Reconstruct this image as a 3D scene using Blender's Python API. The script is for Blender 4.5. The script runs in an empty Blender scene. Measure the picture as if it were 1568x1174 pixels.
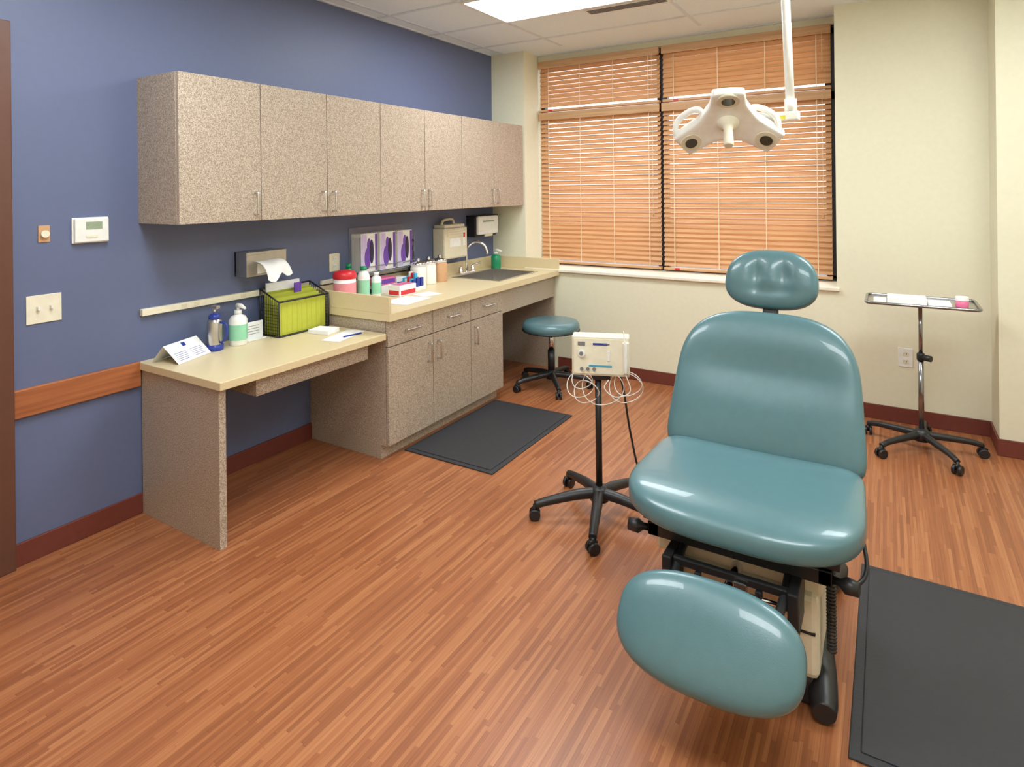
import bpy, bmesh, math, random
from mathutils import Vector, Matrix
random.seed(4)
scene=bpy.context.scene
scene.view_settings.view_transform='Standard'
def S(r,g,b):
    def f(c):
        c/=255.0
        return c/12.92 if c<=0.04045 else ((c+0.055)/1.055)**2.4
    return (f(r),f(g),f(b),1.0)
# ---------------- materials ----------------
def newmat(name):
    m=bpy.data.materials.new(name); m.use_nodes=True
    nt=m.node_tree; b=nt.nodes['Principled BSDF']
    return m,nt,b
def mat(name,col,rough=0.5,metal=0.0,coat=0.0,var=0.04,vs=30.0,bump=0.0,bs=200.0,alpha=None,trans=0.0):
    m,nt,b=newmat(name)
    b.inputs['Roughness'].default_value=rough
    b.inputs['Metallic'].default_value=metal
    b.inputs['Coat Weight'].default_value=coat
    b.inputs['Transmission Weight'].default_value=trans
    tc=nt.nodes.new('ShaderNodeTexCoord')
    n=nt.nodes.new('ShaderNodeTexNoise'); n.inputs['Scale'].default_value=vs
    nt.links.new(tc.outputs['Object'],n.inputs['Vector'])
    r=nt.nodes.new('ShaderNodeValToRGB')
    r.color_ramp.elements[0].color=tuple(max(0,c*(1-var)) for c in col[:3])+(1,)
    r.color_ramp.elements[1].color=tuple(min(1,c*(1+var)) for c in col[:3])+(1,)
    r.color_ramp.elements[0].position=.3; r.color_ramp.elements[1].position=.7
    nt.links.new(n.outputs['Fac'],r.inputs['Fac'])
    nt.links.new(r.outputs['Color'],b.inputs['Base Color'])
    if bump>0:
        n2=nt.nodes.new('ShaderNodeTexNoise'); n2.inputs['Scale'].default_value=bs
        nt.links.new(tc.outputs['Object'],n2.inputs['Vector'])
        bp=nt.nodes.new('ShaderNodeBump'); bp.inputs['Strength'].default_value=bump; bp.inputs['Distance'].default_value=.002
        nt.links.new(n2.outputs['Fac'],bp.inputs['Height']); nt.links.new(bp.outputs['Normal'],b.inputs['Normal'])
    return m
def speckle(name,c1,c2,c3,scale,rough):
    m,nt,b=newmat(name); b.inputs['Roughness'].default_value=rough
    tc=nt.nodes.new('ShaderNodeTexCoord')
    n=nt.nodes.new('ShaderNodeTexNoise'); n.inputs['Scale'].default_value=scale; n.inputs['Detail'].default_value=2
    nt.links.new(tc.outputs['Object'],n.inputs['Vector'])
    r=nt.nodes.new('ShaderNodeValToRGB'); e=r.color_ramp.elements
    e[0].position=.36; e[0].color=c1; e[1].position=.64; e[1].color=c3
    k=e.new(.5); k.color=c2
    nt.links.new(n.outputs['Fac'],r.inputs['Fac']); nt.links.new(r.outputs['Color'],b.inputs['Base Color'])
    return m
def floor_mat():
    m,nt,b=newmat('wood_strip_floor'); N=nt.nodes; L=nt.links
    def math_(op,a,bv=None):
        k=N.new('ShaderNodeMath'); k.operation=op
        for i,v in enumerate((a,bv)):
            if v is None: continue
            if isinstance(v,(int,float)): k.inputs[i].default_value=v
            else: L.new(v,k.inputs[i])
        return k.outputs[0]
    tc=N.new('ShaderNodeTexCoord'); sp=N.new('ShaderNodeSeparateXYZ'); L.new(tc.outputs['Object'],sp.inputs[0])
    X=sp.outputs[0]; Y=sp.outputs[1]
    row=math_('FLOOR',math_('DIVIDE',X,0.0135))
    wn=N.new('ShaderNodeTexWhiteNoise'); wn.noise_dimensions='1D'; L.new(row,wn.inputs['W'])
    u=math_('ADD',math_('DIVIDE',Y,0.40),math_('MULTIPLY',wn.outputs['Value'],17.0))
    cell=math_('FLOOR',u)
    cb=N.new('ShaderNodeCombineXYZ'); L.new(row,cb.inputs[0]); L.new(cell,cb.inputs[1])
    w2=N.new('ShaderNodeTexWhiteNoise'); w2.noise_dimensions='2D'; L.new(cb.outputs[0],w2.inputs['Vector'])
    cs=N.new('ShaderNodeCombineXYZ'); L.new(math_('MULTIPLY',X,240.0),cs.inputs[0]); L.new(math_('MULTIPLY',Y,4.0),cs.inputs[1])
    nz=N.new('ShaderNodeTexNoise'); nz.inputs['Scale'].default_value=1.0; nz.inputs['Detail'].default_value=2; L.new(cs.outputs[0],nz.inputs['Vector'])
    f=math_('ADD',math_('MULTIPLY',w2.outputs['Value'],0.45),math_('MULTIPLY',nz.outputs['Fac'],0.6))
    r=N.new('ShaderNodeValToRGB'); e=r.color_ramp.elements
    e[0].position=.15; e[0].color=S(130,76,47); e[1].position=.95; e[1].color=S(188,128,84)
    k=e.new(.5); k.color=S(158,96,60)
    L.new(f,r.inputs['Fac'])
    fr=math_('FRACT',math_('DIVIDE',X,0.0135)); edge=math_('LESS_THAN',fr,0.1)
    fu=math_('FRACT',u); e2=math_('LESS_THAN',fu,0.006); ed=math_('MAXIMUM',edge,e2)
    mx=N.new('ShaderNodeMixRGB'); mx.blend_type='MULTIPLY'; mx.inputs['Color2'].default_value=(.66,.6,.55,1)
    L.new(math_('MULTIPLY',ed,0.6),mx.inputs['Fac']); L.new(r.outputs['Color'],mx.inputs['Color1'])
    L.new(mx.outputs[0],b.inputs['Base Color'])
    b.inputs['Roughness'].default_value=.34
    return m
def emis(name,col,s):
    m,nt,b=newmat(name); b.inputs['Emission Color'].default_value=col; b.inputs['Emission Strength'].default_value=s
    b.inputs['Base Color'].default_value=col
    return m
def wood(name,c1,c2,axis,rough=.45,transl=0.0):
    m,nt,b=newmat(name); N=nt.nodes;L=nt.links
    tc=N.new('ShaderNodeTexCoord'); mp=N.new('ShaderNodeMapping')
    sc=[60,60,60]; sc[axis]=3; mp.inputs['Scale'].default_value=sc
    L.new(tc.outputs['Object'],mp.inputs['Vector'])
    n=N.new('ShaderNodeTexNoise'); n.inputs['Scale'].default_value=1; n.inputs['Detail'].default_value=3
    L.new(mp.outputs[0],n.inputs['Vector'])
    r=N.new('ShaderNodeValToRGB'); r.color_ramp.elements[0].color=c1; r.color_ramp.elements[1].color=c2
    r.color_ramp.elements[0].position=.3; r.color_ramp.elements[1].position=.7
    L.new(n.outputs['Fac'],r.inputs['Fac']); L.new(r.outputs['Color'],b.inputs['Base Color'])
    b.inputs['Roughness'].default_value=rough
    if transl>0:
        t=N.new('ShaderNodeBsdfTranslucent'); L.new(r.outputs['Color'],t.inputs['Color'])
        mx=N.new('ShaderNodeMixShader'); mx.inputs[0].default_value=transl
        out=N['Material Output']; L.new(b.outputs[0],mx.inputs[1]); L.new(t.outputs[0],mx.inputs[2]); L.new(mx.outputs[0],out.inputs['Surface'])
    return m
M={}
M['floor']=floor_mat()
M['blue']=mat('blue_paint',S(99,109,142),.5,bump=.08,var=.02)
M['cream']=mat('cream_paint',S(231,227,202),.6,bump=.08,var=.015)
M['cream_hi']=mat('sill_paint',S(240,232,214),.5)
M['tile']=mat('ceiling_tile',S(238,248,255),.9,bump=.5,bs=120,var=.03,vs=90)
M['grid']=mat('ceiling_grid',S(222,230,238),.5)
M['baseb']=mat('rubber_baseboard',S(112,54,44),.45)
M['lam']=speckle('speckled_laminate',S(138,122,107),S(174,157,139),S(203,189,172),230,.34)
M['lamedge']=mat('laminate_edge',S(150,130,112),.5)
M['counter']=mat('counter_laminate',S(220,202,162),.35,var=.03,vs=200)
M['dark_gap']=mat('dark_gap',S(40,34,30),.8)
M['metal']=mat('brushed_nickel',S(215,215,215),.25,1.0)
M['gun']=mat('dark_chrome',S(150,150,154),.18,1.0)
M['chrome']=mat('chrome',S(225,225,228),.1,1.0)
M['steel']=mat('stainless',S(200,196,190),.3,1.0)
M['black']=mat('black_plastic',S(32,32,34),.4)
M['grey']=mat('grey_plastic',S(120,120,124),.5)
M['mat']=mat('rubber_mat',S(46,46,50),.65,bump=.5,bs=120)
M['vinyl']=mat('teal_vinyl',S(82,117,124),.3,coat=.3,bump=.15,bs=500,var=.03)
M['beige']=mat('beige_plastic',S(222,214,190),.4)
M['white']=mat('white_plastic',S(238,238,234),.35)
M['ivory']=mat('ivory_plastic',S(236,230,208),.4)
M['offw']=mat('offwhite_enamel',S(244,243,236),.3,coat=.3)
M['paper']=mat('paper',S(242,242,242),.8)
M['lcd']=mat('lcd',S(150,165,140),.3)
M['blind']=wood('blind_wood',S(216,168,122),S(234,194,148),0,.45,.28)
M['cord']=mat('cord',S(240,220,190),.8)
M['rail']=wood('oak_rail',S(150,86,50),S(180,110,68),1)
M['brown']=mat('brown_paint',S(98,62,48),.45)
M['red']=mat('red_plastic',S(205,40,50),.35)
M['pink']=mat('pink_label',S(235,150,160),.4)
M['rose']=mat('rose_jar',S(220,110,150),.4)
M['green']=mat('green_bottle',S(20,140,95),.25)
M['mint']=mat('mint_liquid',S(150,215,180),.2)
M['blueb']=mat('blue_plastic',S(40,60,150),.3)
M['lime']=mat('lime_folder',S(188,192,66),.6)
M['limed']=mat('lime_folder_dark',S(168,174,54),.6)
M['purple']=mat('purple_print',S(110,70,170),.4)
M['lilac']=mat('lilac_print',S(205,190,228),.4)
M['navy']=mat('navy_print',S(40,35,70),.4)
M['cotton']=mat('cotton',S(242,238,230),.9)
M['tan']=mat('tan_sticks',S(205,160,120),.8)
M['amber']=mat('amber_bottle',S(50,25,20),.2)
M['sky_b']=mat('cyan_plastic',S(60,170,210),.4)
M['yellow']=mat('yellow_label',S(225,210,60),.5)
M['frame']=mat('window_frame_dark',S(30,32,44),.4)
M['acryl']=mat('acrylic_holder',S(120,126,150),.2)
M['light']=emis('troffer_lens',(.91,.975,1.0,1),21)
M['lens']=mat('lamp_lens',S(60,62,50),.1)
m,nt,b=newmat('window_glass'); 
tr=nt.nodes.new('ShaderNodeBsdfTransparent'); gl=nt.nodes.new('ShaderNodeBsdfGlossy'); gl.inputs['Roughness'].default_value=.02
mx=nt.nodes.new('ShaderNodeMixShader'); mx.inputs[0].default_value=.06
nt.links.new(tr.outputs[0],mx.inputs[1]); nt.links.new(gl.outputs[0],mx.inputs[2]); nt.links.new(mx.outputs[0],nt.nodes['Material Output'].inputs['Surface'])
M['glass']=m
# ---------------- mesh helpers ----------------
def mkobj(name,bm,mt,smooth=False):
    me=bpy.data.meshes.new(name); bm.normal_update(); bm.to_mesh(me); bm.free()
    o=bpy.data.objects.new(name,me); scene.collection.objects.link(o)
    me.materials.append(M[mt] if isinstance(mt,str) else mt)
    if smooth:
        for p in me.polygons: p.use_smooth=True
    return o
def box(name,x0,x1,y0,y1,z0,z1,mt,bev=0.0,rot=None,seg=2):
    bm=bmesh.new(); bmesh.ops.create_cube(bm,size=1)
    c=Vector(((x0+x1)/2,(y0+y1)/2,(z0+z1)/2))
    bmesh.ops.scale(bm,vec=(abs(x1-x0),abs(y1-y0),abs(z1-z0)),verts=bm.verts)
    if bev>0: bmesh.ops.bevel(bm,geom=bm.edges[:],offset=bev,segments=seg,profile=.5,affect='EDGES')
    if rot is not None: bmesh.ops.transform(bm,matrix=rot.to_4x4(),verts=bm.verts)
    bmesh.ops.translate(bm,vec=c,verts=bm.verts)
    return mkobj(name,bm,mt)
def boxes(name,lst,mt,bev=0.0):
    os=[box(name,*b,mt,bev) for b in lst]
    return join(name,os)
def join(name,os):
    me=bpy.data.meshes.new(name); bm=bmesh.new(); mats=[]
    for o in os:
        base=[]
        for mm in o.data.materials:
            if mm not in mats: mats.append(mm)
            base.append(mats.index(mm))
        n0=len(bm.faces)
        t=o.data.copy(); bm.from_mesh(t); bm.faces.ensure_lookup_table()
        for f in bm.faces[n0:]: f.material_index=base[f.material_index] if f.material_index<len(base) else base[0]
        bpy.data.meshes.remove(t)
    bm.to_mesh(me); bm.free()
    for mm in mats: me.materials.append(mm)
    for o in os: bpy.data.objects.remove(o,do_unlink=True)
    o=bpy.data.objects.new(name,me); scene.collection.objects.link(o); return o
def frame_of(d):
    d=d.normalized(); a=Vector((0,0,1)) if abs(d.z)<.9 else Vector((1,0,0))
    u=d.cross(a).normalized(); v=d.cross(u).normalized(); return u,v
def tube(name,pts,r,mt,seg=12,smooth=0,closed=False,caps=True,flat=1.0):
    P=[Vector(p) for p in pts]
    R=list(r) if isinstance(r,(list,tuple)) else [r]*len(P)
    if smooth>0:
        Q=[];RR=[];n=len(P)
        rng=n if closed else n-1
        for i in range(rng):
            p0=P[(i-1)%n] if (closed or i>0) else P[0]*2-P[1]
            p1=P[i]; p2=P[(i+1)%n]; p3=P[(i+2)%n] if (closed or i+2<n) else P[-1]*2-P[-2]
            for k in range(smooth):
                t=k/smooth
                Q.append(.5*((2*p1)+(p2-p0)*t+(2*p0-5*p1+4*p2-p3)*t*t+(3*p1-p0-3*p2+p3)*t**3))
                RR.append(R[i]*(1-t)+R[(i+1)%n]*t)
        if not closed: Q.append(P[-1]); RR.append(R[-1])
        P,R=Q,RR
    bm=bmesh.new(); rings=[]; n=len(P); u=None
    for i in range(n):
        if closed: d=P[(i+1)%n]-P[i-1]
        else: d=P[min(i+1,n-1)]-P[max(i-1,0)]
        if d.length<1e-9: d=Vector((0,0,1))
        d.normalize()
        if u is None: u,_=frame_of(d)
        u=(u-d*u.dot(d)); u.normalize(); v=d.cross(u)
        rings.append([bm.verts.new(P[i]+(u*math.cos(2*math.pi*k/seg)+v*math.sin(2*math.pi*k/seg)*flat)*R[i]) for k in range(seg)])
    for i in range(n if closed else n-1):
        A=rings[i];B=rings[(i+1)%n]
        for k in range(seg):
            f=bm.faces.new((A[k],A[(k+1)%seg],B[(k+1)%seg],B[k])); f.smooth=True
    if caps and not closed:
        bm.faces.new(rings[0][::-1]); bm.faces.new(rings[-1])
    bmesh.ops.recalc_face_normals(bm,faces=bm.faces)
    return mkobj(name,bm,mt)
def cyl(name,p0,p1,r,mt,seg=24,r2=None):
    p0=Vector(p0);p1=Vector(p1)
    return tube(name,[p0,p1],[r,r if r2 is None else r2],mt,seg=seg)
def lathe(name,prof,c,mt,seg=32,sharp=False):
    bm=bmesh.new(); rings=[]; c=Vector(c)
    for (r,z) in prof:
        if r<1e-5: rings.append([bm.verts.new(c+Vector((0,0,z)))])
        else: rings.append([bm.verts.new(c+Vector((r*math.cos(2*math.pi*k/seg),r*math.sin(2*math.pi*k/seg),z))) for k in range(seg)])
    for A,B in zip(rings,rings[1:]):
        for k in range(seg):
            if len(A)==1 and len(B)==1: continue
            if len(A)==1: f=bm.faces.new((A[0],B[(k+1)%seg],B[k]))
            elif len(B)==1: f=bm.faces.new((A[k],A[(k+1)%seg],B[0]))
            else: f=bm.faces.new((A[k],A[(k+1)%seg],B[(k+1)%seg],B[k]))
            f.smooth=not sharp
    bmesh.ops.recalc_face_normals(bm,faces=bm.faces)
    return mkobj(name,bm,mt)
def cushion(name,a,b,T,mt_,mb_,n,Mx,mt,deform=None,N=96,K=18,outf=None):
    bm=bmesh.new()
    def out(th):
        if outf: return outf(th)
        c,s=math.cos(th),math.sin(th); m=mt_ if s>=0 else mb_
        k=(abs(c)**m+abs(s)**m)**(-1.0/m); return c*k*a,s*k*b
    def tr(x,y,z):
        if deform: x,y,z=deform(x,y,z)
        return Mx@Vector((x,y,z))
    ss=[math.sin(math.pi/2*i/K) for i in range(1,K)]
    top=[];bot=[]
    for s in ss:
        zz=T/2*(1-s**n)**(1.0/n)
        top.append([bm.verts.new(tr(out(2*math.pi*k/N)[0]*s,out(2*math.pi*k/N)[1]*s,zz)) for k in range(N)])
        bot.append([bm.verts.new(tr(out(2*math.pi*k/N)[0]*s,out(2*math.pi*k/N)[1]*s,-zz)) for k in range(N)])
    edge=[bm.verts.new(tr(*out(2*math.pi*k/N),0)) for k in range(N)]
    top.append(edge);bot.append(edge)
    ct=bm.verts.new(tr(0,0,T/2)); cb=bm.verts.new(tr(0,0,-T/2))
    for rg,cc in ((top,ct),(bot,cb)):
        for k in range(N): bm.faces.new((cc,rg[0][k],rg[0][(k+1)%N]))
        for A,B in zip(rg,rg[1:]):
            for k in range(N): bm.faces.new((A[k],B[k],B[(k+1)%N],A[(k+1)%N]))
    bmesh.ops.recalc_face_normals(bm,faces=bm.faces)
    return mkobj(name,bm,mt,True)
def axes(c,u,v,w):
    m=Matrix.Identity(4)
    for i in range(3):
        m[i][0]=u[i];m[i][1]=v[i];m[i][2]=w[i];m[i][3]=c[i]
    return m
def group(name,loc,parts):
    e=bpy.data.objects.new(name,None); e.location=loc; e.empty_display_size=.1; scene.collection.objects.link(e)
    for p in parts:
        p.data.transform(Matrix.Translation(-Vector(loc))); p.parent=e
    return e
# ---------------- room ----------------
XR=4.45; YF=-5.75; H=2.88
box('floor',-.12,XR+.1,YF-.1,.1,-.1,0,'floor')
box('wall_left',-.12,0,YF-.1,.42,0,H,'blue')
box('wall_back_column',0,.36,0,.42,0,H,'cream')
box('wall_back_under_window',.36,2.906,0,.42,0,.86,'cream')
box('wall_back_over_window',.36,2.906,.28,.42,2.82,H,'cream')
box('wall_back',2.906,3.77,0,.42,0,H,'cream')
box('wall_back_jog',3.77,XR+.1,-.31,.42,0,H,'cream')
box('wall_right',XR,XR+.1,YF-.1,-.31,0,H,'cream')
box('wall_front',0,XR,YF-.1,YF,0,H,'cream')
ce=box('ceiling',-.12,XR+.1,YF-.1,.42,H,H+.08,'tile')
gb=[]
yl=[-.325-.61*i for i in range(-1,9)]
for y in yl:
    if y<.28: gb.append((0.001,XR-.001,y-.012,y+.012,H-.006,H))
for x in (.75-.61,.75,1.97,3.19,4.41):
    gb.append((x-.012,x+.012,YF+.001,-.001,H-.0065,H))
gb+= [(0,.02,YF,0,H-.007,H),(.36,2.906,.26,.28,H-.007,H)]
boxes('trim_ceiling_grid',gb,'grid')
def troffer(x0,y0):
    x1=x0+1.22;y1=y0+.61; f=.03
    p=[boxes('housing',[(x0,x1,y0,y0+f,H-.015,H),(x0,x1,y1-f,y1,H-.015,H),(x0,x0+f,y0+f,y1-f,H-.015,H),(x1-f,x1,y0+f,y1-f,H-.015,H)],'white',.002),
       box('lens',x0+f,x1-f,y0+f,y1-f,H-.009,H-.001,'light')]
    group('ceiling_light',(x0+.61,y0+.305,H),p)
troffer(.75,-1.545); troffer(.75,-3.985); troffer(3.19-.6,-3.375-.61*2); troffer(3.19,-2.155)  # first is in view; the rest are unseen, added to light the room
vb=[box('plate',1.38,1.98,-.9,-.77,H-.012,H-.001,'white',.003)]+[box('slot_%d'%i,1.40,1.96,-.885+.025*i,-.874+.025*i,H-.016,H-.011,'grey') for i in range(4)]
group('ceiling_vent',(1.65,-.82,H),vb)
box('baseboard_left',0,.012,-3.78,-.03,0,.1,'baseb',.003)
box('baseboard_back',.69,3.77,-.012,0,0,.1,'baseb',.003)
box('baseboard_jog_side',3.758,3.77,-.31,-.012,0,.1,'baseb',.003)
box('baseboard_jog',3.758,XR,-.322,-.31,0,.1,'baseb',.003)
box('baseboard_right',XR-.012,XR,YF,-.322,0,.1,'baseb',.003)
box('trim_chair_rail',0,.022,-3.78,-3.255,.64,.762,'rail',.004)
dp=[boxes('frame',[(0,.03,-3.89,-3.78,0,2.35),(0,.03,-4.96,-4.85,0,2.35),(0,.03,-4.85,-3.89,2.24,2.35)],'brown',.004),
    box('slab',0,.012,-4.85,-3.89,.01,2.24,'rail',.001),
    cyl('knob_stem',(.012,-3.97,1.0),(.06,-3.97,1.0),.012,'metal'),cyl('knob',(.06,-3.97,1.0),(.085,-3.97,1.0),.028,'metal')]
group('door_1',(0,-4.37,0),dp)
# ---------------- window ----------------
wy=.33
wp=[boxes('frame',[(.36,2.906,wy,wy+.06,.86,.92),(.36,2.906,wy,wy+.06,2.76,2.82),(.36,.40,wy,wy+.06,.9,2.8),(2.82,2.906,wy,wy+.06,.9,2.8),(1.51,1.60,wy,wy+.06,.9,2.8),(.36,2.906,wy,wy+.06,2.26,2.32)],'frame'),
    box('glass',.4,2.87,wy+.025,wy+.03,.9,2.79,'glass')]
group('window_1',(1.63,wy,.86),wp)
box('trim_window_sill',.36,2.925,-.028,.33,.86,.884,'cream_hi',.004)
def blind(x0,x1,z0,z1,tilt):
    yc=.285; parts=[]
    parts.append(box('valance',x0,x1,yc-.045,yc-.03,z1-.07,z1,'blind',.003))
    parts.append(box('headrail',x0+.01,x1-.01,yc-.03,yc+.02,z1-.045,z1-.002,'blind'))
    sl=[]; z=z1-.085; R=Matrix.Rotation(math.radians(tilt),3,'X')
    while z>z0+.04:
        sl.append(box('s',x0+.004,x1-.004,yc-.0245,yc+.0245,z-.0014,z+.0014,'blind',0,R)); z-=.0415
    parts.append(join('slats',sl))
    parts.append(box('bottom_rail',x0+.004,x1-.004,yc-.027,yc+.027,z0,z0+.022,'blind',.003))
    n=4
    cs=[]
    for i in range(n):
        x=x0+.1+(x1-x0-.2)*i/(n-1)
        cs.append(box('c',x-.003,x+.003,yc-.026,yc-.0245,z0+.02,z1-.06,'cord'))
    parts.append(join('ladder_cords',cs))
    parts.append(tube('pull_cord',[(x1-.06,yc-.05,z1-.06),(x1-.058,yc-.05,z0+(z1-z0)*.35)],.002,'cord',seg=6))
    parts.append(lathe('pull_tassel',[(0,0),(.008,.002),(.007,.03),(.002,.045),(0,.046)],(x1-.058,yc-.05,z0+(z1-z0)*.35-.045),'blind',12))
    parts.append(box('tag',x0+.1,x0+.14,yc-.03,yc-.0275,z0+.002,z0+.02,'red'))
    group('window_blind',((x0+x1)/2,yc,z0),parts)
blind(.375,1.554,2.335,2.815,60); blind(1.576,2.866,2.335,2.815,64)
blind(.375,1.556,.9,2.325,50); blind(1.574,2.866,.9,2.325,50)
# ---------------- upper cabinets ----------------
def hpull(name,p,axis,L=.115,off=.03,r=.0058,nrm=(1,0,0)):
    p=Vector(p);nrm=Vector(nrm);ax=Vector(axis)
    a=p-ax*L/2;b_=p+ax*L/2
    return tube(name,[a,a+nrm*off*.8,a+nrm*off+ax*.008,b_+nrm*off-ax*.008,b_+nrm*off*.8,b_],r,'metal',seg=8,smooth=4)
parts=[box('carcass',0,.335,-3.25,-.002,1.455,2.185,'lam')]
ys=[-3.25,-2.80,-2.345,-1.89,-1.435,-.98,-.52,-.03]
for i in range(7):
    parts.append(box('door_%d'%(i+1),.337,.358,ys[i]+.0025,ys[i+1]-.0025,1.455,2.185,'lam',.0015))
parts.append(box('gap_backing',.334,.3365,-3.245,-.04,1.46,2.18,'dark_gap'))
for k,(y) in enumerate([-2.84,-2.385,-2.305,-1.475,-1.395,-.56,-.48]):
    parts.append(hpull('handle_%d'%k,(.357,y,1.545),(0,0,1)))
group('wall_cabinet',(0,-1.63,1.455),parts)
# ---------------- desk ----------------
parts=[box('top',0.001,.685,-3.262,-2.205,.722,.76,'counter',.003),
 box('end_panel',.013,.655,-3.25,-3.215,0,.722,'lam',.001),
 box('pencil_drawer',.25,.63,-3.04,-2.30,.625,.722,'lam',.002),
 box('wall_cleat',.001,.02,-3.21,-2.205,.65,.72,'lam')]
group('desk',(.34,-2.72,0),parts)
# ---------------- base cabinet ----------------
y0,y1=-2.19,-.92
sy0,sy1,sx0,sx1=-.80,-.22,.14,.58
parts=[box('toe_kick',0.013,.62,y0+.001,y1,0,.085,'lam'),
 box('carcass',.001,.663,y0,y1,.085,.83,'lam'),
 box('gap_backing',.662,.6655,y0+.005,y1-.005,.09,.825,'dark_gap')]
dy=(y1-y0)/3
for i in range(3):
    a=y0+dy*i+.0025;b_=y0+dy*(i+1)-.0025
    parts.append(box('drawer_%d'%i,.666,.685,a,b_,.675,.825,'lam',.0015))
    parts.append(box('door_%d'%i,.666,.685,a,b_,.087,.669,'lam',.0015))
    parts.append(hpull('drawer_pull_%d'%i,(.684,(a+b_)/2,.752),(0,1,0)))
    parts.append(hpull('door_pull_%d'%i,(.684,(b_-.045) if i==0 else (a+.045),.56),(0,0,1)))
group('base_cabinet',(.34,-1.55,0),parts)
parts=[boxes('slab',[(.001,.71,y0-.012,sy0,.83,.875),(.001,.71,sy1,-.002,.83,.875),(.001,sx0,sy0,sy1,.83,.875),(sx1,.71,sy0,sy1,.83,.875)],'counter'),
 box('sink_apron',.64,.66,y1+.001,-.03,.64,.83,'lam',.001),
 box('sink_end_panel',.013,.66,-.03,-.013,0,.83,'lam',.001)]
group('countertop',(.36,-1.1,.83),parts)
box('trim_backsplash_left',.001,.02,y0-.012,-.002,.875,.975,'counter',.002)
box('trim_backsplash_end',.02,.708,y0-.012,y0+.008,.875,.975,'counter',.002)
box('trim_backsplash_back',.02,.708,-.022,-.002,.875,.975,'counter',.002)
t=.004
parts=[boxes('rim',[(sx0-.02,sx1+.02,sy0-.02,sy0+.004,.875,.88),(sx0-.02,sx1+.02,sy1-.004,sy1+.02,.875,.88),(sx0-.02,sx0+.004,sy0,sy1,.875,.88),(sx1-.004,sx1+.02,sy0,sy1,.875,.88)],'steel',.001),
 boxes('basin',[(sx0,sx0+t,sy0,sy1,.74,.878),(sx1-t,sx1,sy0,sy1,.74,.878),(sx0,sx1,sy0,sy0+t,.74,.878),(sx0,sx1,sy1-t,sy1,.74,.878),(sx0,sx1,sy0,sy1,.736,.74)],'steel'),
 lathe('drain',[(0,.0),(.035,0),(.04,.003),(0,.0031)],(.36,-.51,.74),'chrome')]
group('sink',(.36,-.51,.72),parts)
fx,fy=.08,-.55
parts=[box('deck_plate',fx-.028,fx+.028,fy-.11,fy+.11,.8755,.893,'chrome',.006),
 tube('gooseneck',[(fx,fy,.885),(fx,fy,.98),(fx,fy,1.07),(fx+.03,fy+.01,1.125),(fx+.09,fy+.03,1.15),(fx+.15,fy+.05,1.125),(fx+.175,fy+.06,1.07),(fx+.178,fy+.06,1.045)],.011,'chrome',smooth=6)]
for s in(-1,1):
    parts.append(lathe('valve_%d'%s,[(0.022,0),(.02,.02),(.014,.03),(.014,.045),(0,.047)],(fx,fy+.09*s,.893),'chrome',20))
    parts.append(tube('lever_%d'%s,[(fx,fy+.09*s,.937),(fx+.03,fy+.12*s,.95),(fx+.045,fy+.15*s,.955)],[.007,.006,.008],'chrome',smooth=4))
group('faucet',(fx,fy,.875),parts)
# ---------------- floor mats ----------------
def fmat(x0,x1,y0,y1):
    a=box('b',x0,x1,y0,y1,0,.008,'mat',.004); b_=box('t',x0+.03,x1-.03,y0+.03,y1-.03,.007,.012,'mat',.004)
    join('floor_mat' if 'floor_mat' not in bpy.data.objects else 'floor_mat.001',[a,b_])
fmat(.66,1.31,-2.03,-1.0); fmat(3.11,3.77,-2.95,-1.92)
# ---------------- wheels & bases ----------------
def caster(nm,p,ang,r=.027):
    x,y,_=p; c,s=math.cos(ang),math.sin(ang)
    os=[]
    for k in(-1,1):
        a=Vector((x+c*k*.007,y+s*k*.007,r)); b_=Vector((x+c*k*.024,y+s*k*.024,r))
        os.append(tube('w',[a,a*.9+b_*.1,b_*.9+a*.1,b_],[r*.9,r,r,r*.85],'black',seg=20))
    os.append(cyl('h',(x,y,r*.8),(x,y,r*2+.02),.009,'black',12))
    os.append(tube('hood',[(x-s*-.02-0,y-c*.02,r*1.7),(x,y,r*2.15),(x+s*-.02,y+c*.02,r*1.7)],.008,'black',seg=8))
    return join(nm,os)
def star(cx,cy,R,rot,hub,tip,n=5,th=.02,hubr=.045):
    ps=[]
    for i in range(n):
        a=rot+2*math.pi*i/n; d=Vector((math.cos(a),math.sin(a),0)); c=Vector((cx,cy,0))
        ps.append(tube('leg_%d'%i,[c+Vector((0,0,hub)),c+d*R*.35+Vector((0,0,hub-.005)),c+d*R*.8+Vector((0,0,tip+.015)),c+d*R+Vector((0,0,tip))],[th*1.2,th*1.15,th*.95,th*.85],'black',seg=10,smooth=5))
        ps.append(caster('caster_%d'%i,c+d*R,a+.6+i))
    ps.append(lathe('hub',[(0,hub-.035),(hubr,hub-.035),(hubr,hub+.01),(hubr*.6,hub+.035),(0,hub+.036)],(cx,cy,0),'black'))
    return ps
sx,sy=.88,-.50
ps=star(sx,sy,.31,.35,.105,.07)
ps+=[cyl('post',(sx,sy,.13),(sx,sy,.30),.028,'black'),cyl('piston',(sx,sy,.30),(sx,sy,.45),.02,'chrome'),
 lathe('seat_plate',[(0,.435),(.1,.44),(.11,.455),(0,.456)],(sx,sy,0),'black'),
 lathe('seat',[(0,.442),(.19,.446),(.222,.458),(.232,.48),(.23,.51),(.215,.53),(.17,.54),(0,.543)],(sx,sy,0),'vinyl',48),
 lathe('seat_band',[(.225,.456),(.2345,.46),(.2345,.466),(.225,.47)],(sx,sy,0),'black',48)]
group('rolling_stool',(sx,sy,0),ps)
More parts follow.
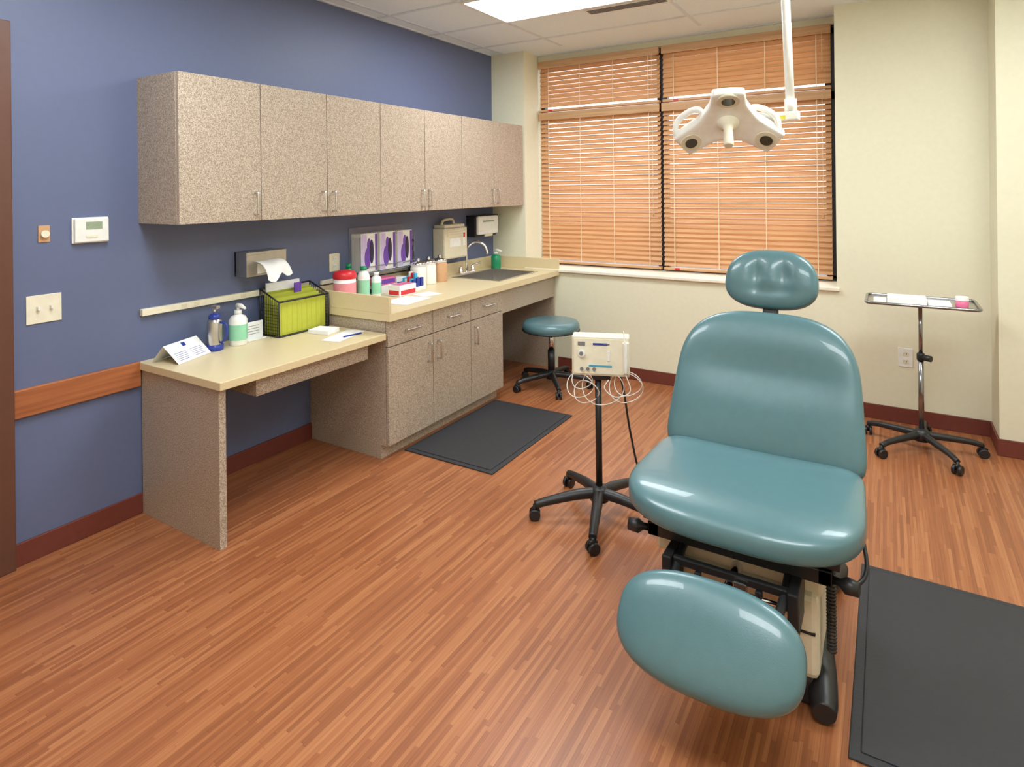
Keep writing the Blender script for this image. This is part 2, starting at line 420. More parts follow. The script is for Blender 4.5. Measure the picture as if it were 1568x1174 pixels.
# ---------------- electrosurgical unit on stand ----------------
ux,uy=2.0,-2.12
ps=star(ux,uy,.32,math.radians(-72),.115,.07,th=.022)
ps+=[cyl('pole',(ux,uy,.12),(ux,uy,.70),.016,'black')]
d=Vector((3.22-ux,-4.9-uy,0)).normalized(); ang=math.atan2(d.y,d.x)+math.pi/2+math.radians(-4)
Rz=Matrix.Rotation(ang,3,'Z'); e1=Rz@Vector((1,0,0)); e3=Vector((0,0,1)); e2=Rz@Vector((0,-1,0))
c0=Vector((ux,uy,.795))+e1*.015
def lb(name,cx,cz,w,h,dep0,dep1,mt,bev=.002):
    o=box(name,-w/2,w/2,-dep1,-dep0,-h/2,h/2,mt,bev); o.data.transform(Matrix.Translation(c0+e1*cx+e3*cz)@Rz.to_4x4()); return o
ps+=[lb('case',0,0,.275,.19,-.04,.05,'beige',.006),lb('face_panel',-.005,.0,.245,.17,.05,.053,'ivory'),
 lb('logo_strip',.0,.06,.07,.01,.053,.0545,'blueb'),lb('label_band',.0,-.045,.11,.008,.053,.0545,'sky_b'),lb('text_line',.03,.06,.03,.006,.053,.0546,'grey'),
 lb('display',-.09,.06,.035,.018,.053,.0545,'grey'),lb('mount_plate',0,-.105,.09,.03,-.03,.03,'black'),
 lb('slider',.04,.005,.012,.05,.053,.058,'white'),
 lb('holder',.122,-.0,.03,.15,.05,.075,'ivory',.004)]
q=c0+e1*(-.09)+e2*.053
ps.append(cyl('dial',q+e3*.015,q+e3*.015+e2*.014,.017,'white')); ps.append(cyl('dial_cap',q+e3*.015+e2*.014,q+e3*.015+e2*.016,.010,'grey'))
for k in range(3): ps.append(cyl('jack_%d'%k,q-e3*.06+e1*.03*k,q-e3*.06+e1*.03*k+e2*.008,.008,'grey'))
hp=c0+e1*.12+e2*.085
ps.append(tube('handpiece',[hp-e3*.07,hp-e3*.02,hp+e3*.06,hp+e3*.09-e1*.004,hp+e3*.135-e1*.008],[.007,.009,.008,.004,.0015],'white',smooth=4))
ps.append(tube('wire_a',[hp-e3*.07,hp-e3*.15+e1*.02,hp-e3*.18-e1*.05,hp-e3*.14-e1*.1,hp-e3*.1-e1*.08],.0025,'white',seg=8,smooth=8))
for k,(ox,rr,zz) in enumerate([(-.10,.065,-.15),(-.07,.06,-.18),(.13,.065,-.13),(.12,.08,-.15),(.01,.1,-.15),(-.09,.05,-.12)]):
    cc=c0+e1*ox+e3*zz+e2*.03
    pts=[cc+e1*rr*math.cos(t_)+e3*rr*.9*math.sin(t_)+e2*.02*math.sin(2*t_) for t_ in [i*2*math.pi/10 for i in range(10)]]
    ps.append(tube('wire_loop_%d'%k,pts,.0022,'white',seg=8,smooth=5,closed=True))
bc=c0+e1*.09-e3*.09
ps.append(tube('power_cord',[bc,bc-e3*.1+e1*.02,bc-e3*.3+e1*.05,bc-e3*.5+e1*.1,(bc.x+.2,bc.y+.1,.01),(bc.x+.4,bc.y+.3,.006)],.0055,'black',seg=8,smooth=8))
group('electrosurgical_unit_stand',(ux,uy,0),ps)
# ---------------- instrument stand ----------------
mx_,my_=3.38,-.46
ps=star(mx_,my_,.31,math.radians(-60),.10,.07,th=.018)
ps+=[cyl('outer_pole',(mx_,my_,.1),(mx_,my_,.56),.015,'gun'),cyl('inner_pole',(mx_,my_,.55),(mx_,my_,.875),.011,'gun'),
 lathe('clamp_collar',[(0,0),(.02,0),(.022,.01),(.022,.035),(.018,.045),(0,.045)],(mx_,my_,.545),'black'),
 cyl('clamp_knob',(mx_+.01,my_-.01,.567),(mx_+.05,my_-.035,.567),.018,'black')]
tw,td,tz=.275,.17,.89
ps.append(boxes('tray',[(mx_-tw,mx_+tw,my_-td,my_+td,tz,tz+.004)],'steel',.001))
rp=[]
for (a,b_) in((1,1),(-1,1),(-1,-1),(1,-1)):
    a0={(1,1):0,(-1,1):90,(-1,-1):180,(1,-1):270}[(a,b_)]
    for k in range(5):
        t_=math.radians(a0+22.5*k); rp.append((mx_+a*(tw-.03)+.035*math.cos(t_),my_+b_*(td-.03)+.035*math.sin(t_),tz+.01))
ps.append(tube('tray_rim',rp,.0085,'gun',seg=10,closed=True))
ps.append(boxes('tray_support',[(mx_-.2,mx_+.2,my_-.012,my_+.012,tz-.012,tz)],'gun',.003))
group('instrument_stand',(mx_,my_,0),ps)
zt=tz+.0045
ps=[box('sheet_a',mx_-.17,mx_+.03,my_-.12,my_+.05,zt,zt+.035,'paper',.003),box('sheet_b',mx_+.035,mx_+.15,my_-.1,my_+.06,zt,zt+.014,'paper',.003),box('sheet_c',mx_-.24,mx_-.175,my_-.12,my_-.02,zt,zt+.02,'paper',.003)]
group('dressing_packets',(mx_,my_,zt),ps)
ps=[lathe('jar',[(0,0),(.03,0),(.032,.005),(.032,.04),(.0,.042)],(mx_+.2,my_-.06,zt),'rose'),lathe('lid',[(.033,.04),(.033,.058),(.03,.062),(0,.063)],(mx_+.2,my_-.06,zt),'white')]
group('specimen_jar',(mx_+.2,my_-.06,zt),ps)
# ---------------- exam chair ----------------
cx=2.79
ps=[]
def dseat(x,y,z):
    f=max(0,(-y-.12)/.16); z-=.018*f*f
    z+= .012*(abs(x)/.35)**3 if z>0 else 0
    return x*(1+.03*(-y/.27)),y,z
ps.append(cushion('seat_cushion',.365,.295,.118,8,3.2,3.4,axes((cx,-2.70,.560),(1,0,0),(0,1,0),(0,0,1)),'vinyl',dseat))
v=Vector((0,math.cos(math.radians(66)),math.sin(math.radians(66)))); w=Vector((0,-v.z,v.y))
def dback(x,y,z):
    z+=.035*(abs(x)/.35)**2.5
    z-=.018*math.exp(-((y-.05)/.08)**2)*(1-(x/.36)**2) if z>0 else 0
    return x*(1-.06*(y/.29)),y,z
ps.append(cushion('back_cushion',.345,.30,.12,3.0,9,3.6,axes((cx,-2.27,.80),(1,0,0),v,w),'vinyl',dback))
ps.append(cushion('back_shell',.31,.27,.05,3.2,6,6,axes(Vector((cx,-2.27,.80))-w*.07,(1,0,0),v,w),'black',dback))
v2=Vector((0,math.cos(math.radians(72)),math.sin(math.radians(72)))); w2=Vector((0,-v2.z,v2.y))
def dhead(x,y,z):
    if z>0:
        for s in(-1,1): z-=.013*math.exp(-(((x-s*.055)/.03)**2+((y-.01)/.065)**2))
        z-=.008*math.exp(-((x/.09)**2+((y+.055)/.025)**2))
    z+=.02*(abs(x)/.18)**2
    return x*(1-.10*(y/.13)*(1 if y>0 else .6)),y,z
ps.append(cushion('headrest_cushion',.184,.128,.11,2.5,2.7,2.8,axes((cx,-2.07,1.205),(1,0,0),v2,w2),'vinyl',dhead,K=28,N=128))
ps.append(box('headrest_bar',cx-.03,cx+.03,-2.13,-2.10,.9,1.18,'black',.004,Matrix.Rotation(math.radians(-20),3,'X')))
v3=Vector((0,math.cos(math.radians(50)),math.sin(math.radians(50)))); w3=Vector((0,-v3.z,v3.y))
lc=Vector((cx-.015,-3.165,.350))
ps.append(cushion('leg_cushion',.256,.143,.105,2.6,2.6,2.8,axes(lc,(1,0,0),v3,w3),'vinyl'))
ps.append(cushion('leg_shell',.225,.125,.04,3,3,5,axes(lc-w3*.05,(1,0,0),v3,w3),'black'))
ps.append(boxes('seat_frame',[(cx-.28,cx+.28,-2.88,-2.84,.425,.47),(cx-.28,cx-.24,-2.88,-2.3,.425,.47),(cx+.24,cx+.28,-2.88,-2.3,.425,.47),(cx-.28,cx+.28,-2.36,-2.3,.425,.47),(cx-.24,cx+.24,-2.84,-2.36,.455,.475),(cx-.3,cx+.3,-2.87,-2.4,.47,.50)],'black',.004))
ps.append(boxes('linkage_box',[(cx-.2,cx-.17,-2.98,-2.8,.30,.43),(cx+.17,cx+.2,-2.98,-2.8,.30,.43),(cx-.17,cx+.17,-2.96,-2.94,.40,.425),(cx-.17,cx+.17,-2.98,-2.955,.30,.33),(cx-.10,cx-.08,-2.97,-2.95,.33,.40),(cx+.08,cx+.10,-2.97,-2.95,.33,.40)],'black',.004))
ps.append(boxes('linkage_steel',[(cx-.17,cx-.1,-2.965,-2.955,.365,.385),(cx+.02,cx+.06,-2.985,-2.96,.34,.42)],'metal',.003))
for s in(-1,1):
    ps.append(tube('leg_link_%d'%s,[(cx+.16*s,-2.82,.43),(cx+.16*s,-2.95,.40),(cx+.14*s,-3.06,.355)],.014,'black',smooth=4))
    ps.append(tube('hinge_knob_%d'%s,[(cx+.27*s,-2.86,.44),(cx+.30*s,-2.865,.44),(cx+.315*s,-2.87,.44),(cx+.35*s,-2.875,.44)],[.012,.012,.024,.02],'black'))
    ps.append(tube('back_arm_%d'%s,[(cx+.26*s,-2.4,.44),(cx+.26*s,-2.26,.5),(cx+.26*s,-2.14,.72)],.018,'black',smooth=4))
ps.append(cyl('actuator',(cx,-2.7,.38),(cx,-2.98,.36),.018,'chrome'))
ps.append(cyl('cross_rod',(cx-.2,-2.96,.375),(cx+.2,-2.96,.375),.008,'chrome'))
ps.append(box('upper_shroud',cx-.27,cx+.25,-2.82,-2.35,.35,.43,'beige',.012))
ps.append(box('lower_shroud',cx-.2,cx+.24,-2.84,-2.3,.10,.36,'beige',.02))
ps.append(box('shroud_rib',cx-.19,cx+.23,-2.843,-2.83,.24,.248,'dark_gap',.001))
ps.append(box('base_plate',cx-.23,cx+.235,-2.82,-2.15,0.0,.10,'black',.02))
for s in(-1,1):
    ps.append(tube('base_foot_%d'%s,[(cx+.20*s,-2.56,.07),(cx+.225*s,-2.68,.085),(cx+.24*s,-2.77,.065),(cx+.25*s,-2.84,.045),(cx+.255*s,-2.875,.04)],[.045,.045,.044,.04,.032],'black',smooth=5,seg=20))
    ps.append(tube('rear_foot_%d'%s,[(cx+.19*s,-2.3,.045),(cx+.24*s,-2.12,.035),(cx+.25*s,-2.04,.03)],[.035,.034,.028],'black',smooth=5,seg=16))
pts=[]
for i in range(200):
    t_=i/199; a=t_*2*math.pi*24
    pts.append((cx+.268+.012*math.cos(a),-2.76+.012*math.sin(a),.42-.26*t_))
ps.append(tube('coiled_cord',pts,.0035,'black',seg=6))
ps.append(tube('side_cable',[(cx+.27,-2.7,.36),(cx+.33,-2.66,.33),(cx+.36,-2.6,.36),(cx+.34,-2.5,.44)],.007,'black',smooth=8,seg=8))
group('exam_chair',(cx,-2.6,0),ps)
# ---------------- surgical light ----------------
hc=Vector((2.55,-1.76,1.945))
n=Vector((.14,-.60,-.78)).normalized(); a1=Vector((.975,.22,0)); a1=(a1-n*a1.dot(n)).normalized(); up=-n; a2=up.cross(a1)
MX=axes(hc,a1,a2,up); M3=MX.to_3x3()
sg=1 if a2.y<0 else -1
base=math.pi/2*sg
def yout(th,sc=1.0,hw=.078,Lr=.285,hub=.125):
    ph=((th-base+math.pi/3)%(2*math.pi/3))-math.pi/3
    if abs(((th-base+math.pi)%(2*math.pi))-math.pi)<math.pi/3: Lr=.235
    r1=min(Lr/max(1e-6,math.cos(ph)),hw/max(1e-6,abs(math.sin(ph))))
    r=(r1**-7+(Lr*1.04)**-7)**(-1/7); r=(r**6+hub**6)**(1/6)
    return (r*math.cos(th)*sc,r*math.sin(th)*sc)
def droop(x,y,z):
    r=math.hypot(x,y); return x,y,z-.42*max(0,r-.07)**1.35
def onarm(th,r,z): 
    x,y,zz=droop(r*math.cos(th),r*math.sin(th),z); return MX@Vector((x,y,zz))
ps=[cushion('housing',1,1,.065,2,2,6,MX,'offw',droop,N=144,K=20,outf=yout),
    cushion('housing_cover',1,1,.06,2,2,3.5,MX@Matrix.Translation((0,0,.03)),'offw',droop,N=144,K=20,outf=lambda th:yout(th,.72))]
for k in range(3):
    th=base+k*2*math.pi/3; rr=.165 if k==0 else .205
    p=onarm(th,rr,-.032); p2=onarm(th,rr-.035,-.032); ar=(p-p2).normalized(); dn=M3@Vector((0,0,-1)); tn=(dn-ar*ar.dot(dn)).normalized()
    ps.append(cyl('lamp_bezel_%d'%k,p-tn*.01,p+tn*.006,.052,'beige',32)); ps.append(cyl('lamp_lens_%d'%k,p,p+tn*.009,.03,'lens',32))
ps.append(tube('sterile_handle',[hc+n*.02,hc+n*.045,hc+n*.06,hc+n*.08,hc+n*.15+Vector((0,0,-.02)),hc+n*.155+Vector((0,0,-.022))],[.055,.05,.026,.021,.025,.02],'ivory',seg=24))
ps.append(tube('top_dome',[hc-n*.05,hc-n*.08,hc-n*.10],[.075,.06,.03],'offw',seg=24))
ps.append(cyl('top_cap',hc-n*.095,hc-n*.12,.022,'blueb'))
Z=Vector((0,0,1))
for k in(1,2):
    th=base+k*2*math.pi/3; dd=M3@Vector((math.cos(th),math.sin(th),0)); dh=Vector((dd.x,dd.y*.2,0)).normalized()
    A=onarm(th,.255,.0); B=onarm(th,.09,.05)
    fr=Vector((0,-.05,0))
    ps.append(tube('side_handle_%d'%k,[A,A+fr+Z*.05+dh*.02,A+fr+Z*.11+dh*.01,A+fr+Z*.155-dh*.05,A+fr+Z*.16-dh*.10,A+fr*.6+Z*.12-dh*.125,B],[.014,.015,.016,.016,.016,.015,.013],'offw',smooth=6,seg=12))
px,py=2.82,-1.64
ps+=[cyl('ceiling_pole',(px-.03,py,H-.002),(px,py,1.96),.021,'offw'),lathe('ceiling_canopy',[(.0,-.05),(.05,-.05),(.09,-.02),(.09,-.001),(0,-.001)],(px-.03,py,H),'offw'),
 cyl('pole_cuff',(px,py,2.03),(px,py,1.97),.028,'offw'),
 box('swivel_block',px-.07,px+.04,py-.03,py+.03,1.925,1.97,'offw',.008),box('label',px-.06,px-.02,py-.0315,py-.0295,1.932,1.95,'yellow'),
 tube('swivel_arm',[(px-.02,py,1.945),(px-.12,py-.02,1.95),(hc-n*.06).to_tuple()],.02,'offw',smooth=5)]
group('surgical_light',(px,py,H),ps)
# ---------------- wall items (left wall) ----------------
def plate(y,z,w,h,t=.006,mt='ivory'): return box('plate',0,t,y-w/2,y+w/2,z-h/2,z+h/2,mt,.002)
ps=[plate(-3.66,1.097,.135,.125)]
for k in(-1,1):
    ps.append(box('slot_%d'%k,.006,.008,-3.66+k*.025-.007,-3.66+k*.025+.007,1.085,1.11,'beige')); ps.append(box('toggle_%d'%k,.006,.02,-3.66+k*.025-.004,-3.66+k*.025+.004,1.093,1.109,'white',.001))
group('light_switch',(0,-3.66,1.097),ps)
ps=[plate(-3.657,1.43,.045,.075,.005,'tan'),cyl('knob',(.005,-3.657,1.43),(.02,-3.657,1.43),.016,'ivory')]
group('dimmer_knob',(0,-3.657,1.43),ps)
ps=[box('body',0,.028,-3.545,-3.4,1.38,1.492,'white',.005),box('screen',.028,.0295,-3.50,-3.43,1.44,1.475,'lcd'),box('buttons',.028,.031,-3.50,-3.45,1.40,1.412,'ivory',.001),box('base',0,.012,-3.55,-3.395,1.376,1.496,'white',.003)]
group('thermostat',(0,-3.47,1.43),ps)
ps=[box('channel',0,.028,-3.25,-2.21,.988,1.022,'ivory',.003)]+[box('outlet_%d'%i,.028,.0295,y,y+.03,.995,1.015,'beige') for i,y in enumerate((-3.05,-2.98,-2.7,-2.63))]
group('power_strip',(0,-2.7,1.0),ps)
group('power_strip',(0,-1.5,1.0),[box('channel',0,.022,-2.1,-1.2,.985,1.012,'ivory',.003),box('end_cap',0,.026,-1.2,-1.185,.983,1.014,'ivory',.002)])
def outlet(nm,loc,axis):
    x,y,z=loc
    if axis=='x':
        ps=[box('plate',0,.006,y-.045,y+.045,z-.06,z+.06,'ivory',.002)]+[box('socket_%d'%k,.006,.009,y-.017,y+.017,z+k*.025-.014,z+k*.025+.014,'white',.002) for k in(-1,1)]+[box('holes_%d_%d'%(k,j),.009,.0095,y+j*.007-.001,y+j*.007+.001,z+k*.025-.006,z+k*.025+.006,'black') for k in(-1,1) for j in(-1,1)]
    else:
        ps=[box('plate',x-.042,x+.042,-.006,0,z-.063,z+.063,'white',.002)]+[box('socket_%d'%k,x-.017,x+.017,-.009,-.006,z+k*.025-.014,z+k*.025+.014,'ivory',.002) for k in(-1,1)]+[box('holes_%d_%d'%(k,j),x+j*.007-.0015,x+j*.007+.0015,-.0098,-.009,z+k*.025-.006,z+k*.025+.006,'black') for k in(-1,1) for j in(-1,1)]
    group(nm,loc,ps)
outlet('electrical_outlet',(0,-1.975,1.12),'x'); outlet('electrical_outlet',(3.31,0,.443),'y')
# paper towel dispenser
ps=[boxes('case',[(0,.012,-2.72,-2.45,1.12,1.26),(0,.11,-2.72,-2.71,1.12,1.26),(0,.11,-2.46,-2.45,1.12,1.26),(0,.11,-2.71,-2.46,1.245,1.26),(.1,.11,-2.71,-2.46,1.19,1.245),(.1,.11,-2.71,-2.65,1.12,1.19),(.1,.11,-2.52,-2.46,1.12,1.19),(0,.1,-2.71,-2.46,1.12,1.13)],'steel',.001),
 box('towel_stack',.012,.098,-2.705,-2.465,1.131,1.2,'paper')]
bm=bmesh.new(); G=[]
for i in range(13):
    u=i/12; row=[]
    for j in range(13):
        vv=j/12; yy=-2.68+.17*vv
        x=.098+.11*math.sin(u*1.5); z=1.205-.09*u*u+.018*math.sin(vv*9+u*3)*u+.03*u*(1-u)+.03*(vv-.5)*u
        row.append(bm.verts.new((x+.015*math.sin(vv*6)*u,yy+.03*u,z)))
    G.append(row)
for i in range(12):
    for j in range(12): bm.faces.new((G[i][j],G[i+1][j],G[i+1][j+1],G[i][j+1])).smooth=True
ps.append(mkobj('towel_sheet',bm,'paper'))
group('paper_towel_dispenser',(0,-2.575,1.19),ps)
# glove box holder
ps=[box('back_panel',0,.005,-1.84,-1.27,1.03,1.345,'acryl',.001),boxes('clear_rack',[(0.006,.112,-1.84,-1.836,1.03,1.28),(0.006,.112,-1.274,-1.27,1.03,1.28),(.108,.112,-1.836,-1.274,1.03,1.07)],'glass'),
 boxes('rack_edges',[(.0,.114,-1.842,-1.27,1.024,1.03),(.108,.113,-1.842,-1.836,1.03,1.28),(.108,.113,-1.274,-1.268,1.03,1.28),(.108,.113,-1.836,-1.274,1.068,1.073)],'acryl')]
for i in range(3):
    a=-1.825+.187*i; wv=.16
    ps+=[box('glove_box_%d'%i,.008,.104,a,a+wv,1.032,1.305,'white',.003),
      box('purple_side_%d'%i,.104,.105,a+.004,a+.055,1.04,1.298,'lilac'),
      box('band_%d'%i,.1042,.1055,a+.135,a+.156,1.04,1.298,'purple')]
    for nm,yc_,zc_,w_,h_,mm,xo in(('print',a+.06,1.13,.03,.075,'purple',.1045),('print_b',a+.075,1.22,.018,.05,'purple',.1045),('opening',a+.1,1.175,.022,.085,'navy',.1055)):
        ps.append(cushion('%s_%d'%(nm,i),w_,h_,.003,2,2,4,axes((xo,yc_,zc_),(0,1,0),(0,0,1),(1,0,0)),mm,N=24,K=4))
group('glove_box_holder',(0,-1.55,1.03),ps)
# sharps container
ps=[box('body',0,.13,-.92,-.60,1.03,1.29,'beige',.014),box('lid',0,.12,-.90,-.62,1.285,1.315,'beige',.01),
 tube('handle',[(.06,-.87,1.31),(.06,-.85,1.345),(.06,-.78,1.355),(.06,-.72,1.35),(.06,-.70,1.31)],.011,'beige',smooth=5),
 box('label',.13,.132,-.85,-.70,1.13,1.2,'white'),box('label_red',.13,.1325,-.67,-.635,1.13,1.25,'white'),box('label_mark',.1325,.133,-.665,-.64,1.2,1.24,'red'),boxes('ribs',[(.129,.134,-.88,-.68,1.22+.02*k,1.226+.02*k) for k in range(3)],'ivory'),boxes('dark_seam',[(.0,.1305,-.92,-.60,1.284,1.287)],'grey')]
group('sharps_container',(0,-.76,1.03),ps)
ps=[box('back_body',0,.10,-.44,-.10,1.18,1.36,'black',.008),box('front_cover',.10,.13,-.43,-.11,1.20,1.365,'white',.01),box('top_lip',0,.12,-.44,-.10,1.36,1.372,'black',.003),box('window_slot',.13,.1315,-.36,-.18,1.31,1.325,'lcd'),box('lever',.12,.135,-.33,-.21,1.18,1.205,'beige',.004)]
group('towel_dispenser',(0,-.27,1.18),ps)
# ---------------- counter items ----------------
cz=.8755
def bottle(nm,x,y,z,r,h,body,cap,pump=False,label=None):
    ps=[lathe('body',[(0,0),(r*.95,0),(r,.004),(r,h*.72),(r*.8,h*.82),(r*.35,h*.88),(r*.35,h*.9),(0,h*.9)],(x,y,z),body)]
    if label: ps.append(lathe('label',[(r*1.01,h*.15),(r*1.01,h*.6)],(x,y,z),label))
    if pump:
        ps.append(cyl('neck',(x,y,z+h*.88),(x,y,z+h*1.0),r*.4,cap)); ps.append(cyl('stem',(x,y,z+h),(x,y,z+h*1.12),r*.15,cap,12))
        ps.append(tube('nozzle',[(x-.005,y,z+h*1.13),(x+r*.5,y,z+h*1.14),(x+r*1.3,y,z+h*1.08)],[r*.28,r*.25,r*.14],cap))
    else: ps.append(lathe('cap',[(0,h*.88),(r*.5,h*.88),(r*.5,h),(0,h)],(x,y,z),cap))
    group(nm,(x,y,z),ps)
x,y,z,r=.19,-2.06,cz,.072
group('wipes_canister',(x,y,z),[lathe('tub',[(0,0),(r,0),(r,.165),(0,.165)],(x,y,z),'white'),lathe('label',[(r*1.01,.015),(r*1.01,.135)],(x,y,z),'pink'),lathe('lid',[(r*1.03,.16),(r*1.05,.165),(r*1.05,.19),(r*.9,.205),(r*.5,.213),(0,.213)],(x,y,z),'red')])
bottle('green_antiseptic_bottle',.085,-1.925,cz,.038,.235,'green','green',label='white')
bottle('sanitizer_bottle',.20,-1.90,cz,.04,.22,'white','green',label='mint')
bottle('lotion_bottle',.22,-1.80,cz,.034,.17,'white','white',label='mint')
bottle('saline_bottle',.10,-1.82,cz,.03,.15,'white','red',label='pink')
ps=[box('carton',.26,.37,-1.73,-1.56,cz,cz+.075,'white',.003),box('top_panel',.275,.355,-1.715,-1.575,cz+.075,cz+.077,'rose'),box('side_band',.37,.3715,-1.72,-1.57,cz+.01,cz+.04,'red'),box('end_band',.27,.36,-1.7315,-1.73,cz+.01,cz+.04,'red')]
group('tissue_box',(.31,-1.64,cz),ps)
ps=[box('tray',.2,.32,-1.53,-1.39,cz,cz+.03,'white',.003)]+[box('swab_%d'%i,.205+.022*(i%5),.222+.022*(i%5),-1.52+.042*(i//5),-1.49+.042*(i//5),cz+.02,cz+.08+.06*random.random(),['sky_b','red','blueb','white','sky_b'][(i*3)%5],.003) for i in range(15)]
group('supply_caddy',(.25,-1.46,cz),ps)
ps=[box('stack_top',.08,.18,-1.76,-1.56,cz,cz+.06,'white',.003),box('pack',.08,.18,-1.76,-1.56,cz+.06,cz+.11,'rose',.003),box('pack_band',.18,.1805,-1.75,-1.57,cz+.07,cz+.1,'purple'),box('front_band',.09,.17,-1.7605,-1.76,cz+.01,cz+.04,'blueb')]
group('supply_boxes',(.12,-1.65,cz),ps)
ps=[box('carton',.08,.16,-1.53,-1.42,cz,cz+.09,'white',.003),box('band',.16,.1605,-1.525,-1.425,cz+.03,cz+.06,'blueb')]
group('gauze_box',(.12,-1.475,cz),ps)
for i,(x,y,mt) in enumerate([(.17,-1.30,'cotton'),(.16,-1.165,'cotton'),(.16,-1.025,'tan')]):
    r=.058 ; h=.165
    group('apothecary_jar',(x,y,cz),[lathe('jar',[(0,0),(r,0),(r*1.02,.006),(r*1.02,h*.85),(r*.9,h*.93),(r*.88,h)],(x,y,cz),mt),lathe('rim',[(r*.9,h*.94),(r*1.0,h*.95),(r*1.0,h*.98),(r*.9,h*.985)],(x,y,cz),'white'),lathe('lid',[(r*.95,h),(r*.97,h+.006),(r*.8,h+.018),(r*.25,h+.024),(r*.2,h+.034),(r*.27,h+.042),(0,h+.048)],(x,y,cz),'chrome')])
bottle('amber_pump_bottle',.052,-1.235,cz,.026,.30,'amber','black',True)
bottle('green_soap_bottle',.14,-.17,cz,.045,.15,'green','white',True)
def sheet(nm,c,w,h,ang,mt='paper',t=.001,extra=None):
    o=box(nm,c[0]-w/2,c[0]+w/2,c[1]-h/2,c[1]+h/2,c[2],c[2]+t,mt,0,Matrix.Rotation(ang,3,'Z')); return o
sheet('paper_sheet',(.49,-1.80,cz+.0002),.2,.28,.1)
sheet('paper_sheet.001',(.46,-1.55,cz+.0002),.14,.16,-.15)
# desk items
dz=.7605
x,y=.13,-2.93
ps=[lathe('canister',[(0,0),(.042,0),(.043,.005),(.043,.03),(.036,.033)],(x,y,dz),'blueb'),lathe('body',[(.037,.03),(.037,.15),(.03,.165),(.02,.17)],(x,y,dz),'steel'),lathe('collar',[(.022,.165),(.03,.168),(.03,.185),(.018,.195),(0,.196)],(x,y,dz),'blueb'),cyl('pump',(x,y,dz+.19),(x,y,dz+.225),.008,'chrome'),box('pump_head',x-.015,x+.035,y-.012,y+.012,dz+.222,dz+.24,'steel',.004),
 tube('handle',[(x+.034,y+.01,dz+.15),(x+.07,y+.02,dz+.14),(x+.075,y+.02,dz+.08),(x+.04,y+.01,dz+.04)],.006,'blueb',smooth=5)]
group('pump_dispenser_bottle',(x,y,dz),ps)
bottle('hand_sanitizer_bottle',.13,-2.79,dz,.048,.19,'white','white',True,'mint')
ps=[box('card',.10,.104,-2.735,-2.615,dz,dz+.10,'paper',0,None),box('base',.09,.14,-2.735,-2.615,dz,dz+.006,'white',.001)]+[box('print_%d'%k,.104,.1045,-2.72,-2.64,dz+.03+.015*k,dz+.033+.015*k,'grey') for k in range(4)]
group('appointment_card_stand',(.11,-2.67,dz),ps)
ps=[]
bm=bmesh.new(); a=Vector((.24,-3.19,dz+.001)); b_=Vector((.16,-2.97,dz+.001)); nn=Vector((.94,.34,0))
vv=[a,b_,b_-nn*.09+Vector((0,0,.085)),a-nn*.09+Vector((0,0,.085)),a-nn*.16,b_-nn*.16]
vs=[bm.verts.new(p) for p in vv]; bm.faces.new(vs[:4]); bm.faces.new((vs[3],vs[2],vs[5],vs[4]))
ps.append(mkobj('card',bm,'paper'))
bm=bmesh.new(); off=Vector((.0,0,.002))+nn*.0015
def onf(u,v_): return a+(b_-a)*u+(nn*-.09+Vector((0,0,.085)))*v_+off
def quad(u0,u1,v0,v1): bm.faces.new([bm.verts.new(onf(*q)) for q in((u0,v0),(u1,v0),(u1,v1),(u0,v1))])
for r_ in range(5): 
    for c_ in range(2): quad(.08+.46*c_,.42+.46*c_,.12+.09*r_,.135+.09*r_)
quad(.45,.55,.72,.9)
ps.append(mkobj('print',bm,'blueb'))
group('desk_calendar',(.13,-3.08,dz),ps)
fx0,fx1,fy0,fy1=.05,.22,-2.59,-2.225
ps=[]
wires=[]
def W(p,q,r=.003): wires.append(tube('w',[p,q],r,'black',seg=6))
z0,z1f,z1b=dz+.004,dz+.205,dz+.27
for (xx,zt_) in((fx1,z1f),(fx0,z1b)):
    W((xx,fy0,z0),(xx,fy1,z0),.005);W((xx,fy0,zt_),(xx,fy1,zt_),.006);W((xx,fy0,z0),(xx,fy0,zt_),.005);W((xx,fy1,z0),(xx,fy1,zt_),.005)
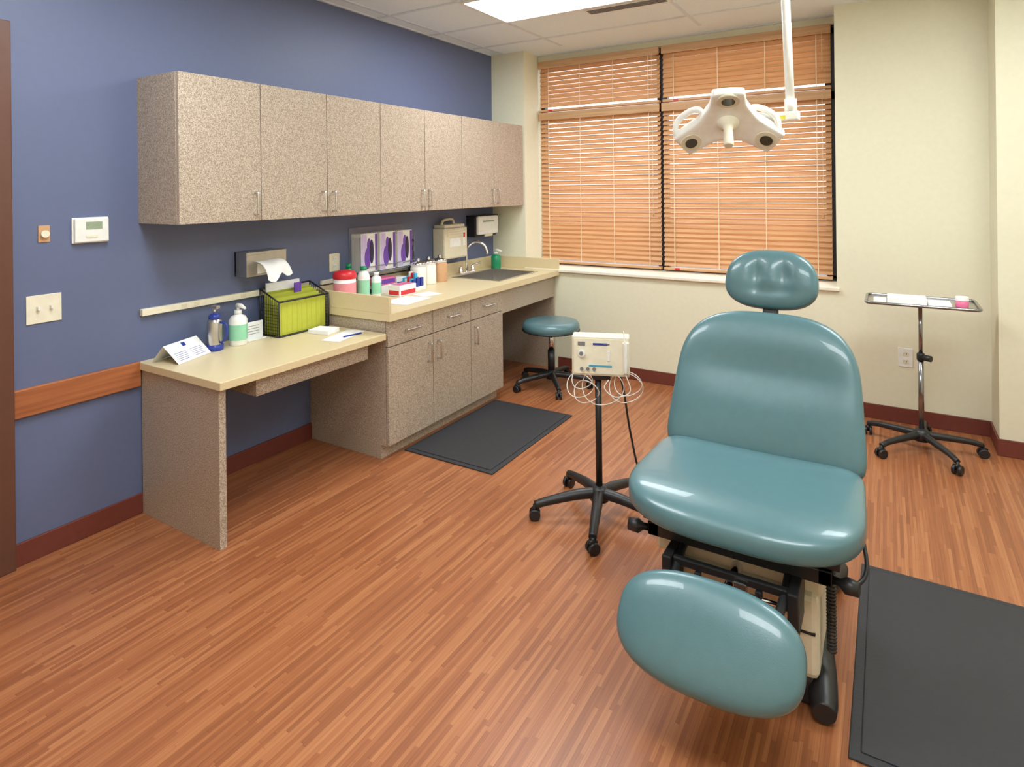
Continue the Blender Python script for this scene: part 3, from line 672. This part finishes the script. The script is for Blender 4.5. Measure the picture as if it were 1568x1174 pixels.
for yy in(fy0,fy1):
    W((fx0,yy,z0),(fx1,yy,z0),.004);W((fx0,yy,z1b),(fx1,yy,z1f),.005)
    for i in range(1,9):
        t_=i/9; W((fx0+(fx1-fx0)*t_,yy,z0),(fx0+(fx1-fx0)*t_,yy,z1b+(z1f-z1b)*t_),.0015)
    for i in range(1,11): 
        W((fx0,yy,z0+.018*i),(fx1,yy,z0+.018*i),.0015)
ps.append(join('wire_frame',wires))
ps.append(box('base_tray',fx0,fx1,fy0,fy1,dz,dz+.004,'black',.001))
for i in range(6):
    xx=fx0+.022+.024*i
    ps.append(box('folder_%d'%i,xx,xx+(.004 if i<5 else .012),fy0+.012,fy1-.012,dz+.006,dz+.25-.011*i,'lime' if i%2 else 'limed',.001))
for i in range(9):
    yy=fy0+.03+.036*i; ps.append(box('fold_%d'%i,fx0+.022+.12+.012,fx0+.022+.12+.0128,yy,yy+.0015,dz+.01,dz+.18,'limed'))
ps.append(box('papers',fx0+.008,fx0+.018,fy0+.03,fy0+.27,dz+.006,dz+.30,'paper'))
ps.append(box('purple_pack',fx0+.05,fx0+.06,fy0+.2,fy0+.25,dz+.1,dz+.285,'purple',.002))
group('file_organizer',(.13,-2.41,dz),ps)
sheet('notepad',(.33,-2.36,dz+.0005),.14,.11,.2,'paper',.022)
sheet('paper_sheet.002',(.50,-2.36,dz+.0003),.12,.28,.25)
group('ballpoint_pen',(.55,-2.34,dz+.006),[cyl('barrel',(.54,-2.40,dz+.006),(.56,-2.28,dz+.006),.0045,'blueb',10),cyl('tip',(.54,-2.40,dz+.006),(.538,-2.412,dz+.006),.004,'metal',10,.001)])
# ---------------- world + camera ----------------
wd=bpy.data.worlds.new('World'); scene.world=wd; wd.use_nodes=True
wd.node_tree.nodes['Background'].inputs[0].default_value=(.93,.96,1,1); wd.node_tree.nodes['Background'].inputs[1].default_value=3.0
cam=bpy.data.cameras.new('Camera'); co=bpy.data.objects.new('Camera',cam); scene.collection.objects.link(co)
cam.sensor_width=36; cam.lens=36*939/1568; cam.shift_y=-.1905; cam.clip_start=.05
co.matrix_world=Matrix.Translation((3.22,-4.9,1.61))@Matrix.Rotation(math.radians(31.5),4,'Z')@Matrix.Rotation(math.radians(90),4,'X')@Matrix.Rotation(-.011,4,'Z')
scene.camera=co
